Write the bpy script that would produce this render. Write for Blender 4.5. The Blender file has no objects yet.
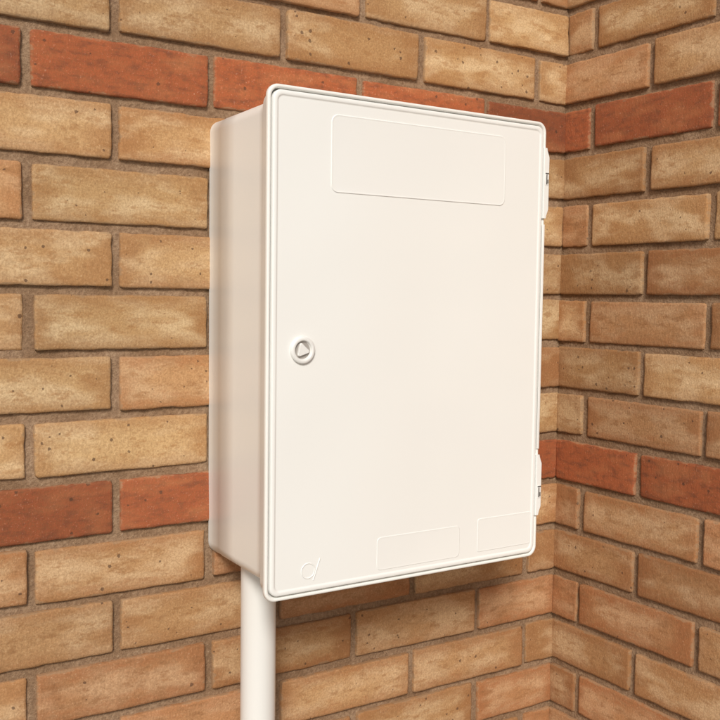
import bpy, bmesh, math, random
import numpy as np
from mathutils import Matrix, Vector, noise
scene=bpy.context.scene
random.seed(11)

# ---------------------------------------------------------------- helpers
def link(o,parent=None):
    scene.collection.objects.link(o)
    if parent: o.parent=parent
    return o
def empty(n):
    return link(bpy.data.objects.new(n,None))
def mesh_obj(n,vs,fs,mats,parent=None,smooth=True,mi=None):
    m=bpy.data.meshes.new(n); m.from_pydata(vs,[],fs)
    for mt in (mats if isinstance(mats,(list,tuple)) else [mats]): m.materials.append(mt)
    if smooth: m.polygons.foreach_set("use_smooth",[True]*len(fs))
    if mi is not None: m.polygons.foreach_set("material_index",mi)
    m.update()
    return link(bpy.data.objects.new(n,m),parent)
class NT:
    def __init__(s,name):
        s.m=bpy.data.materials.new(name); s.m.use_nodes=True; s.t=s.m.node_tree
        s.b=s.t.nodes['Principled BSDF']
    def n(s,ty,ins=None,**kw):
        x=s.t.nodes.new(ty)
        for k,v in kw.items(): setattr(x,k,v)
        for k,v in (ins or {}).items():
            if isinstance(v,bpy.types.NodeSocket): s.t.links.new(v,x.inputs[k])
            else: x.inputs[k].default_value=v
        return x
    def l(s,a,b): s.t.links.new(a,b)
    def math(s,op,a,b=0.0,clamp=False):
        x=s.n('ShaderNodeMath',{0:a,1:b},operation=op); x.use_clamp=clamp; return x.outputs[0]
    def noise(s,vec,scale,detail=3,rough=.55):
        return s.n('ShaderNodeTexNoise',{'Vector':vec,'Scale':scale,'Detail':detail,'Roughness':rough}).outputs['Fac']
    def ramp(s,f,a,b,lo=0.,hi=1.):
        x=s.n('ShaderNodeMapRange',{'Value':f,'From Min':a,'From Max':b,'To Min':lo,'To Max':hi}); x.interpolation_type='SMOOTHSTEP'
        return x.outputs['Result']
    def mix(s,f,a,b,mode='MIX'):
        x=s.t.nodes.new('ShaderNodeMix'); x.data_type='RGBA'; x.blend_type=mode
        for i,v in ((0,f),(6,a),(7,b)):
            if isinstance(v,bpy.types.NodeSocket): s.t.links.new(v,x.inputs[i])
            elif i==0: x.inputs[0].default_value=v
            else: x.inputs[i].default_value=(*v,1)
        return x.outputs[2]

# ---------------------------------------------------------------- materials
def brick_mat():
    k=NT("brick_clay")
    pos=k.n('ShaderNodeNewGeometry').outputs['Position']
    bid=k.n('ShaderNodeAttribute',attribute_name='bid')
    loc=k.n('ShaderNodeAttribute',attribute_name='bloc')
    sb=k.n('ShaderNodeSeparateColor',{0:bid.outputs['Color']})
    R1,RED,R2=sb.outputs[0],sb.outputs[1],sb.outputs[2]
    sl=k.n('ShaderNodeSeparateXYZ',{0:loc.outputs['Vector']})
    off=k.n('ShaderNodeVectorMath',{0:bid.outputs['Vector'],'Scale':7.0},operation='SCALE').outputs[0]
    p=k.n('ShaderNodeVectorMath',{0:pos,1:off},operation='ADD').outputs[0]
    ps=k.n('ShaderNodeVectorMath',{0:p,1:(1.0,1.0,2.6)},operation='MULTIPLY').outputs[0]
    big=k.noise(ps,11,2,.6); mid=k.noise(ps,45,3,.65); fine=k.noise(p,400,2,.75)
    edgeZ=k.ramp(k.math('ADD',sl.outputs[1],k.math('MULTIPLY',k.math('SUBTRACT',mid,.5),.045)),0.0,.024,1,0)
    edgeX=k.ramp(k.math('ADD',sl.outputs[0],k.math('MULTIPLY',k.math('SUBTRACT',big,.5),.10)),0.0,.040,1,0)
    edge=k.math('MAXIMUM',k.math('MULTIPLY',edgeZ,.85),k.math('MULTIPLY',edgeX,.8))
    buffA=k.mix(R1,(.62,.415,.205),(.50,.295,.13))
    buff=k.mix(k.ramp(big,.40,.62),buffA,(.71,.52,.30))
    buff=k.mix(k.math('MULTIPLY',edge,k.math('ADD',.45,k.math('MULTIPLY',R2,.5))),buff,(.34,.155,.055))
    buff=k.mix(k.math('MULTIPLY',k.ramp(mid,.50,.68),.6),buff,(.40,.20,.075))
    red=k.mix(R1,(.42,.112,.042),(.27,.075,.033))
    red=k.mix(k.math('MULTIPLY',k.ramp(mid,.42,.72),.75),red,(.17,.055,.03))
    red=k.mix(k.math('MULTIPLY',k.ramp(big,.48,.72),.5),red,(.48,.19,.08))
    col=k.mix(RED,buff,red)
    col=k.mix(k.ramp(fine,.32,.66,.38,.0),col,(.21,.105,.045))
    col=k.mix(k.ramp(fine,.60,.78,.0,.30),col,(.74,.60,.42))
    vo=k.n('ShaderNodeTexVoronoi',{'Vector':p,'Scale':95.0,'Randomness':1.0})
    vc=k.n('ShaderNodeSeparateColor',{0:vo.outputs['Color']})
    rad=k.math('MULTIPLY',vc.outputs[1],.22)
    spot=k.math('MULTIPLY',k.math('LESS_THAN',k.math('ADD',vo.outputs['Distance'],k.math('MULTIPLY',k.math('SUBTRACT',fine,.5),.25)),rad),k.math('GREATER_THAN',vc.outputs[0],.72))
    col=k.mix(k.math('MULTIPLY',spot,.7),col,(.085,.045,.028))
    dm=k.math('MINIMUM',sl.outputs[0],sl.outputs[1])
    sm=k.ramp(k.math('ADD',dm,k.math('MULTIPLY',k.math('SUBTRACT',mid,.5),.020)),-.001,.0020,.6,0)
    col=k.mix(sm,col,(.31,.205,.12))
    # firing differences from brick to brick
    val=k.math('ADD',.84,k.math('MULTIPLY',k.math('FRACT',k.math('MULTIPLY',k.math('ADD',R1,R2),7.3)),.24))
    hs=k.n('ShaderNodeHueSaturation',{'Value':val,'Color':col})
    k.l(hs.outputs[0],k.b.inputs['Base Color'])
    k.b.inputs['Roughness'].default_value=.85
    k.b.inputs['Specular IOR Level'].default_value=.25
    drag=k.noise(k.n('ShaderNodeVectorMath',{0:p,1:(1,1,.5)},operation='MULTIPLY').outputs[0],150,3,.7)
    h=k.math('ADD',k.math('MULTIPLY',drag,1.1),k.math('MULTIPLY',fine,.4))
    h=k.math('SUBTRACT',h,k.math('MULTIPLY',spot,.6))
    bp=k.n('ShaderNodeBump',{'Height':h,'Strength':.6,'Distance':.0014})
    k.l(bp.outputs[0],k.b.inputs['Normal'])
    return k.m
def mortar_mat():
    k=NT("mortar")
    pos=k.n('ShaderNodeNewGeometry').outputs['Position']
    a=k.noise(pos,14,2); b=k.noise(pos,240,3,.75)
    col=k.mix(k.ramp(a,.3,.7),(.25,.155,.09),(.35,.235,.15))
    col=k.mix(k.ramp(b,.35,.6,.5,0),col,(.14,.08,.045))
    col=k.mix(k.ramp(b,.58,.75,0,.5),col,(.50,.38,.27))
    k.l(col,k.b.inputs['Base Color']); k.b.inputs['Roughness'].default_value=.95
    k.b.inputs['Specular IOR Level'].default_value=.15
    k.l(k.n('ShaderNodeBump',{'Height':b,'Strength':.9,'Distance':.0022}).outputs[0],k.b.inputs['Normal'])
    return k.m
def plastic_mat(name,col,rough=.3,wav=.35,mott=.3):
    k=NT(name)
    pos=k.n('ShaderNodeNewGeometry').outputs['Position']
    a=k.noise(pos,2.5,1)
    c=k.mix(k.ramp(a,.2,.8,0,mott),col,tuple(x*y for x,y in zip(col,(.965,.95,.93))))
    k.l(c,k.b.inputs['Base Color'])
    k.b.inputs['Roughness'].default_value=rough
    k.b.inputs['IOR'].default_value=1.52
    if wav:
        h1=k.n('ShaderNodeBump',{'Height':k.noise(pos,4,1),'Strength':wav,'Distance':.012})
        k.l(h1.outputs[0],k.b.inputs['Normal'])
    return k.m
def flat_mat(name,col,rough):
    k=NT(name)
    pos=k.n('ShaderNodeNewGeometry').outputs['Position']
    a=k.noise(pos,60,3)
    k.l(k.mix(a,col,tuple(x*.7 for x in col)),k.b.inputs['Base Color']); k.b.inputs['Roughness'].default_value=rough
    return k.m
M_BR=brick_mat(); M_MO=mortar_mat()
M_BODY=plastic_mat("grp_body",(.82,.82,.79),.34,.3,.6)
M_DOOR=plastic_mat("grp_door",(.815,.82,.80),.15,.5,.3)
M_PIPE=plastic_mat("upvc_pipe",(.74,.74,.72),.30,0)
M_LOCK=plastic_mat("lock_plastic",(.76,.76,.74),.35,0,.1)
M_DARK=flat_mat("gap_shade",(.06,.045,.035),.7)  # dark colour stands in for shade in the hinge gaps
M_STEEL=flat_mat("hinge_pin_steel",(.20,.17,.14),.45)

# ---------------------------------------------------------------- brick walls
TOP,BOT=20,20          # rows above / below datum
def wall(name,length,joints_even,joints_odd,to_world,seed):
    """joints = distance of first head joint centre from the corner; s = distance from corner"""
    rnd=random.Random(seed)
    V=[];Fc=[];BID=[];BLOC=[]
    for n in range(-TOP,BOT):
        z1=-n*.075+.075-.0047; z0=-n*.075+.0047
        j=joints_even if n%2==0 else joints_odd
        edges=[0.0-.004]+[j+.225*k for k in range(int(length/.225)+2)]
        for i in range(len(edges)-1):
            s0=edges[i]+(.0047 if i else 0); s1=min(edges[i+1]-.0047,length+.004)
            if s1-s0<.03: break
            dz=rnd.gauss(0,.0007); s0+=rnd.gauss(0,.001); s1+=rnd.gauss(0,.001)
            za=z0+dz+rnd.gauss(0,.0006); zb=z1+dz+rnd.gauss(0,.0006)
            L=s1-s0; H=zb-za
            us=[0,.0015,.0045]+[.0045+(L-.009)*t/16 for t in range(1,16)]+[L-.0045,L-.0015,L]
            vs=[0,.0015,.0045]+[.0045+(H-.009)*t/5 for t in range(1,5)]+[H-.0045,H-.0015,H]
            red=1.0 if n%7==0 else (rnd.random()*.12 if rnd.random()<.75 else .30)
            if name.endswith("001") and n%7: red=min(.6,red+.10+(.25*rnd.random() if n%2==0 and i==0 else 0))  # return-wall shade put into a redder brick colour; short corner bricks naturally redder
            if n>7 and n%7: red=min(.5,red+.18)
            r1,r2=rnd.random(),rnd.random()
            proud=rnd.gauss(0,.0008); tx=rnd.gauss(0,.0008); tz=rnd.gauss(0,.0005)
            ph=rnd.random()*50
            base=len(V); nu,nv=len(us),len(vs)
            for b,v in enumerate(vs):
                for a_,u in enumerate(us):
                    du=min(u,L-u); dv=min(v,H-v)
                    s=s0+u; z=za+v; y=proud+tx*(u/L-.5)*2+tz*(v/H-.5)*2
                    q=Vector((s*1.0+ph,ph,z))
                    y+=noise.noise(q*28)*.0008+noise.noise(q*90)*.0004
                    e=min(du,dv)
                    n1=noise.noise(q*60); n2=noise.noise(q*55+Vector((9,0,0))); n3=noise.noise(q*140)
                    if e<.001: y-=.0013+abs(n1)*.0016
                    elif e<.003: y-=.0002+max(0,n1+n3)*.0009
                    if du<.003:
                        f_=1 if du<.001 else .4
                        s+=(1 if u<L/2 else -1)*f_*(abs(n1)*.0022+max(0,n3)*.0016)
                    if dv<.003:
                        f_=1 if dv<.001 else .4
                        z+=(1 if v<H/2 else -1)*f_*(abs(n2)*.0022+max(0,n3)*.0016)
                    if du<.003 and dv<.003:
                        s+=(1 if u<L/2 else -1)*.0007; z+=(1 if v<H/2 else -1)*.0007
                    V.append(to_world(s,y,z)); BID.append((r1,red,r2,1)); BLOC.append((du,dv,0))
            for b in range(nv-1):
                for a_ in range(nu-1):
                    k=base+b*nu+a_
                    Fc.append((k,k+1,k+nu+1,k+nu))
            ring=[base+a_ for a_ in range(nu)]+[base+b*nu+nu-1 for b in range(1,nv)]+[base+(nv-1)*nu+a_ for a_ in range(nu-2,-1,-1)]+[base+b*nu for b in range(nv-2,0,-1)]
            loc=[(s0+u,za+v) for v in vs for u in us]
            sb=len(V)
            for r_ in ring:
                ss,zz=loc[r_-base]
                ss=min(max(ss,s0+.0015),s1-.0015); zz=min(max(zz,za+.0015),zb-.0015)
                V.append(to_world(ss,-.016,zz)); BID.append((r1,red,r2,1)); BLOC.append((0,0,0))
            m=len(ring)
            for t in range(m):
                Fc.append((ring[t],sb+t,sb+(t+1)%m,ring[(t+1)%m]))
    nb=len(Fc)
    # mortar sheet, gently uneven (runs past the corner into the other wall), plus solid core behind
    nx=int(length/.012); zt=(TOP+1)*.075; zb_=-(BOT-1)*.075
    nz=int((zt-zb_)/.0125); base=len(V); S0=-.012
    for b in range(nz+1):
        for a_ in range(nx+1):
            s=S0+(length-S0)*a_/nx; z=zb_+(zt-zb_)*b/nz
            y=-.0052+noise.noise(Vector((s*45+seed,z*45,3)))*.0018
            V.append(to_world(s,y,z)); BID.append((0,0,0,1)); BLOC.append((0,0,0))
    for b in range(nz):
        for a_ in range(nx):
            k=base+b*(nx+1)+a_; Fc.append((k,k+1,k+nx+2,k+nx+1))
    c=len(V)
    for s in (-.2,length):
        for y in (-.018,-.21):
            for z in (zb_,zt):
                V.append(to_world(s,y,z)); BID.append((0,0,0,1)); BLOC.append((0,0,0))
    Fc+= [(c,c+1,c+3,c+2),(c+4,c+6,c+7,c+5),(c,c+2,c+6,c+4),(c+1,c+5,c+7,c+3),(c+2,c+3,c+7,c+6),(c,c+4,c+5,c+1)]
    o=mesh_obj(name,V,Fc,[M_BR,M_MO],None,True,[0]*nb+[1]*(len(Fc)-nb))
    at=o.data.attributes.new('bid','FLOAT_COLOR','POINT'); at.data.foreach_set('color',np.array(BID,dtype=np.float32).ravel())
    at=o.data.attributes.new('bloc','FLOAT_VECTOR','POINT'); at.data.foreach_set('vector',np.array(BLOC,dtype=np.float32).ravel())
    return o
LB=.95
wA=wall("brick_wall",3.6,.162,.0605,lambda s,y,z:(-s,-y,z),3)
wB=wall("brick_wall.001",LB,.057,.170,lambda s,y,z:(-y,-s,z),8)
GZ=-(BOT-1)*.075

M_COP=flat_mat("coping_concrete",(.42,.39,.35),.9)
def box(name,x0,x1,y0,y1,z0,z1,mat,parent=None,bev=.004):
    bm=bmesh.new(); bmesh.ops.create_cube(bm,size=1)
    for v in bm.verts: v.co=Vector(((x0+x1)/2+v.co.x*(x1-x0),(y0+y1)/2+v.co.y*(y1-y0),(z0+z1)/2+v.co.z*(z1-z0)))
    if bev: bmesh.ops.bevel(bm,geom=bm.edges[:],offset=bev,segments=3,affect='EDGES',profile=.5)
    m=bpy.data.meshes.new(name); bm.to_mesh(m); bm.free(); m.materials.append(mat)
    for p in m.polygons: p.use_smooth=True
    return link(bpy.data.objects.new(name,m),parent)
zt=(TOP+1)*.075
box("wall_coping",-3.62,.24,-.03,.24,zt+.002,zt+.06,M_COP)
box("wall_coping",-.03,.24,-LB-.02,-.034,zt+.002,zt+.06,M_COP)

# ---------------------------------------------------------------- ground (paving sheet)
kg=NT("ground_paving")
gp=kg.n('ShaderNodeNewGeometry').outputs['Position']
g1=kg.noise(gp,1.5,3); g2=kg.noise(gp,120,3,.7)
gc=kg.mix(g1,(.31,.30,.27),(.40,.385,.35)); gc=kg.mix(kg.ramp(g2,.35,.7,0,.5),gc,(.18,.17,.15))
kg.l(gc,kg.b.inputs['Base Color']); kg.b.inputs['Roughness'].default_value=.9
kg.l(kg.n('ShaderNodeBump',{'Height':g2,'Strength':.6,'Distance':.004}).outputs[0],kg.b.inputs['Normal'])
mesh_obj("ground",[(-400,-400,GZ),(400,-400,GZ),(400,400,GZ),(-400,400,GZ)],[(0,1,2,3)],kg.m,None,False)

# ---------------------------------------------------------------- meter box
XL,XR,ZT,ZB,D=-.6267,-.2143,.0037,-.5763,.1845
CX,CZ=(XL+XR)/2,(ZT+ZB)/2; W,H=XR-XL,ZT-ZB
mb=empty("meter_box")
def rr(w,h,r,seg=10,cx=CX,cz=CZ):
    pts=[]
    for (sx,sz,a0) in ((1,1,0),(-1,1,90),(-1,-1,180),(1,-1,270)):
        for i in range(seg+1):
            a=math.radians(a0+90*i/seg)
            pts.append((cx+sx*(w/2-r)+r*math.cos(a),cz+sz*(h/2-r)+r*math.sin(a)))
    return pts
def recalc(o):
    bm=bmesh.new(); bm.from_mesh(o.data); bmesh.ops.recalc_face_normals(bm,faces=bm.faces); bm.to_mesh(o.data); bm.free(); return o
def loft(name,rings,mat,parent,cap=True,seg=10,cx=CX,cz=CZ):
    V=[];Fc=[]
    for (w,h,r,y) in rings:
        V+=[(x,y,z) for x,z in rr(w,h,max(r,.0002),seg,cx,cz)]
    n=4*(seg+1)
    for k in range(len(rings)-1):
        for i in range(n):
            a=k*n+i;b=k*n+(i+1)%n
            Fc.append((a,b,b+n,a+n))
    if cap: Fc.append(tuple(range((len(rings)-1)*n,len(rings)*n)))
    return recalc(mesh_obj(name,V,Fc,mat,parent))
def R(i,r,y): return (W-2*i,H-2*i,r,y)
body=[R(.0135,.016,.001),R(.0135,.016,-.030),R(.0130,.016,-.0305),R(.0125,.016,-.075)]
body+= [R(.0115,.016,-.140),R(.0110,.016,-.155),R(.0085,.016,-.1585),R(.0060,.015,-.1605),R(.0050,.015,-.163),R(.0046,.015,-.172)]
body+= [R(.0036,.0145,-.1745),R(.0012,.014,-.1765),R(.0,.0135,-.1790),R(.0,.0135,-.1825),R(.0005,.0132,-.1840),R(.0015,.0125,-.1845),R(.0032,.0115,-.1845),R(.0040,.011,-.1838),R(.0042,.0108,-.1760)]
loft("body",body,M_BODY,mb)
dr=[R(.0060,.0105,-.1775),R(.0060,.0105,-.1842),R(.0064,.0102,-.1852),R(.0073,.0095,-.1857),R(.0105,.0075,-.1858),R(.0116,.007,-.1854),R(.0122,.0065,-.1848),R(.0132,.006,-.1848)]
loft("door",dr,M_DOOR,mb)
DY=-.1848
def panel(name,x0,x1,z0,z1,h,r):
    w,hh=x1-x0,z1-z0
    loft(name,[(w,hh,r,DY+.0005),(w,hh,r,DY-h*.2),(w-.0006,hh-.0006,r,DY-h*.8),(w-.0014,hh-.0014,r,DY-h),(w-.0024,hh-.0024,r*.9,DY-h),(w-.0034,hh-.0034,r*.9,DY-h*.75),(w-.005,hh-.005,r*.85,DY-h*.7)],M_DOOR,mb,cx=(x0+x1)/2,cz=(z0+z1)/2)
panel("label_panel",-.546,-.285,-.110,-.0215,.0008,.009)
panel("label_panel_low_a",-.4755,-.348,-.5600,-.519,.0004,.006)
panel("label_panel_low_b",-.3185,-.2265,-.5580,-.514,.0004,.003)
def lathe(name,prof,x,z,mat,seg=64):
    V=[];Fc=[]
    for r,y in prof:
        for i in range(seg):
            a=2*math.pi*i/seg; V.append((x+r*math.cos(a),y,z+r*math.sin(a)))
    for k in range(len(prof)-1):
        for i in range(seg):
            Fc.append((k*seg+i,k*seg+(i+1)%seg,(k+1)*seg+(i+1)%seg,(k+1)*seg+i))
    Fc.append(tuple(range((len(prof)-1)*seg,len(prof)*seg)))
    return recalc(mesh_obj(name,V,Fc,mat,mb))
LX,LZ=-.5815,-.2900
q=1.14
lathe("lock_escutcheon",[(r_*q,DY-y_) for r_,y_ in [(.0138,-.0003),(.0138,.0016),(.0134,.0028),(.0126,.0036),(.0104,.0038),(.0096,.0034),(.0091,.0022),(.0087,.0004),(.0084,.0004)]],LX,LZ,M_LOCK)
lathe("lock_recess",[(.0086*q,DY-.0006),(.0080*q,DY-.0006)],LX,LZ,flat_mat("lock_shade_grey",(.42,.39,.36),.5))  # grey colour stands in for the shade inside the lock ring
V=[]
for rr_,y in ((.0084,DY-.0005),(.0084,DY-.0030),(.0076,DY-.0037)):
    for k in range(3):
        a0=math.radians(-12+120*k)
        for t in (-12,-4,4,12):
            a=a0+math.radians(t); g=rr_*(1.0 if abs(t)<10 else .93)
            V.append((LX-.0006+g*math.cos(a),y,LZ+g*math.sin(a)))
Fc=[]
for k in range(2):
    for i in range(12): Fc.append((k*12+i,k*12+(i+1)%12,(k+1)*12+(i+1)%12,(k+1)*12+i))
Fc.append(tuple(range(24,36)))
recalc(mesh_obj("lock_triangle",V,Fc,M_LOCK,mb,False))
def ridge(name,pts,rad,mat,closed=False):
    cu=bpy.data.curves.new(name,'CURVE'); cu.dimensions='3D'; cu.bevel_depth=rad; cu.bevel_resolution=3
    sp=cu.splines.new('POLY'); sp.points.add(len(pts)-1)
    for q_,p_ in zip(sp.points,pts): q_.co=(*p_,1)
    sp.use_cyclic_u=closed; cu.materials.append(mat)
    tmp=bpy.data.objects.new(name,cu); me=bpy.data.meshes.new_from_object(tmp)
    for p_ in me.polygons: p_.use_smooth=True
    bpy.data.objects.remove(tmp)
    return link(bpy.data.objects.new(name,me),mb)
ex,ez=-.567,-.546
ridge("emblem_ring",[(ex-.004+.0088*math.cos(t*math.pi/16),DY+.0002,ez+.0088*math.sin(t*math.pi/16)) for t in range(32)],.0009,M_DOOR,True)
ridge("emblem_bar",[(ex+.003,DY+.0002,ez-.012),(ex+.012,DY+.0002,ez+.013)],.0010,M_DOOR)

def hinge(nm,z0,z1,zp):
    V=[];Fc=[]
    ta=.012
    prof=[(z0,0),(z0+ta*.3,.0008),(z0+ta,.0042),(z1-ta,.0042),(z1-ta*.3,.0008),(z1,0)]
    for z,o in prof:
        for x,y in ((XR-.0058,-.1800),(XR-.0058,-.1868),(XR-.0050,-.1876),(XR-.0012+o,-.1876),(XR+o,-.1866),(XR+.0004+o,-.1700),(XR-.0008+o,-.1680)):
            V.append((x,y,z))
    m=7
    for k in range(len(prof)-1):
        for i in range(m): Fc.append((k*m+i,k*m+(i+1)%m,(k+1)*m+(i+1)%m,(k+1)*m+i))
    Fc.append(tuple(range(m))[::-1]); Fc.append(tuple(range((len(prof)-1)*m,len(prof)*m)))
    recalc(mesh_obj(nm,V,Fc,M_DOOR,mb,False))
    box(nm+"_slot",XR-.0035,XR+.0025,-.1879,-.1872,zp-.009,zp+.009,M_LOCK,mb,.0003)
    box(nm+"_gap_shade",XR-.0018,XR-.0004,-.1884,-.1876,zp-.0075,zp+.0055,M_DARK,mb,.0002)  # solid dark strip on the hinge face, painted shade of a gap
    box(nm+"_gap_shade_top",XR-.0034,XR+.0024,-.1884,-.1876,zp+.0062,zp+.0076,M_DARK,mb,.0002)  # second dark strip, painted shade across the top of the slot
    box(nm+"_pin",XR+.0002,XR+.0016,-.1888,-.1876,zp-.006,zp-.001,M_STEEL,mb,.0003)
hinge("hinge_upper",-.122,-.030,-.070)
hinge("hinge_lower",-.520,-.438,-.488)
box("door_edge_strip",XR-.0050,XR-.0008,-.1862,-.1848,-.430,-.130,M_DOOR,mb,.0006)

# ---------------------------------------------------------------- pipe
PX,PY,PR=-.5745,-.066,.0222
V=[];Fc=[];N=64
zs=[GZ+ (-.556-GZ)*i/30 for i in range(31)]
for z in zs:
    for i in range(N):
        a=2*math.pi*i/N; V.append((PX+PR*math.cos(a),PY+PR*math.sin(a),z))
for k in range(30):
    for i in range(N): Fc.append((k*N+i,k*N+(i+1)%N,(k+1)*N+(i+1)%N,(k+1)*N+i))
mesh_obj("conduit_pipe",V,Fc,M_PIPE)

# ---------------------------------------------------------------- light
EL,AZ=math.radians(35),math.radians(33)
sd=Vector((-math.sin(AZ)*math.cos(EL),-math.cos(AZ)*math.cos(EL),math.sin(EL)))
sun=bpy.data.lights.new("sun",'SUN'); sun.energy=2.9; sun.angle=math.radians(15); sun.color=(1,.965,.90)
so=link(bpy.data.objects.new("sun",sun)); so.rotation_euler=(-sd).to_track_quat('-Z','Y').to_euler()
w=bpy.data.worlds.new("World"); scene.world=w; w.use_nodes=True
nt=w.node_tree; sk=nt.nodes.new('ShaderNodeTexSky'); sk.sky_type='NISHITA'; sk.sun_disc=False
sk.sun_elevation=EL; sk.sun_rotation=math.atan2(sd.x,sd.y); sk.dust_density=3; sk.ozone_density=1; sk.air_density=1
nt.links.new(sk.outputs[0],nt.nodes['Background'].inputs[0]); nt.nodes['Background'].inputs[1].default_value=.08

# ---------------------------------------------------------------- camera
F,yaw,p,roll,cx,cy,cz=[968.22337,0.57317,0.06617,0.0132,-1.12078,-1.14152,-0.22763]
f=Vector((math.sin(yaw)*math.cos(p),math.cos(yaw)*math.cos(p),-math.sin(p)))
r=Vector((math.cos(yaw),-math.sin(yaw),0)); u=r.cross(f)
r2=r*math.cos(roll)+u*math.sin(roll); u2=-r*math.sin(roll)+u*math.cos(roll)
cam=link(bpy.data.objects.new("camera",bpy.data.cameras.new("camera")))
cam.matrix_world=Matrix(((r2[0],u2[0],-f[0],cx),(r2[1],u2[1],-f[1],cy),(r2[2],u2[2],-f[2],cz),(0,0,0,1)))
cam.data.sensor_width=36; cam.data.lens=F/720*36; cam.data.clip_start=.01; cam.data.clip_end=2000
scene.camera=cam
scene.view_settings.view_transform='Standard'; scene.view_settings.look='None'; scene.view_settings.exposure=0
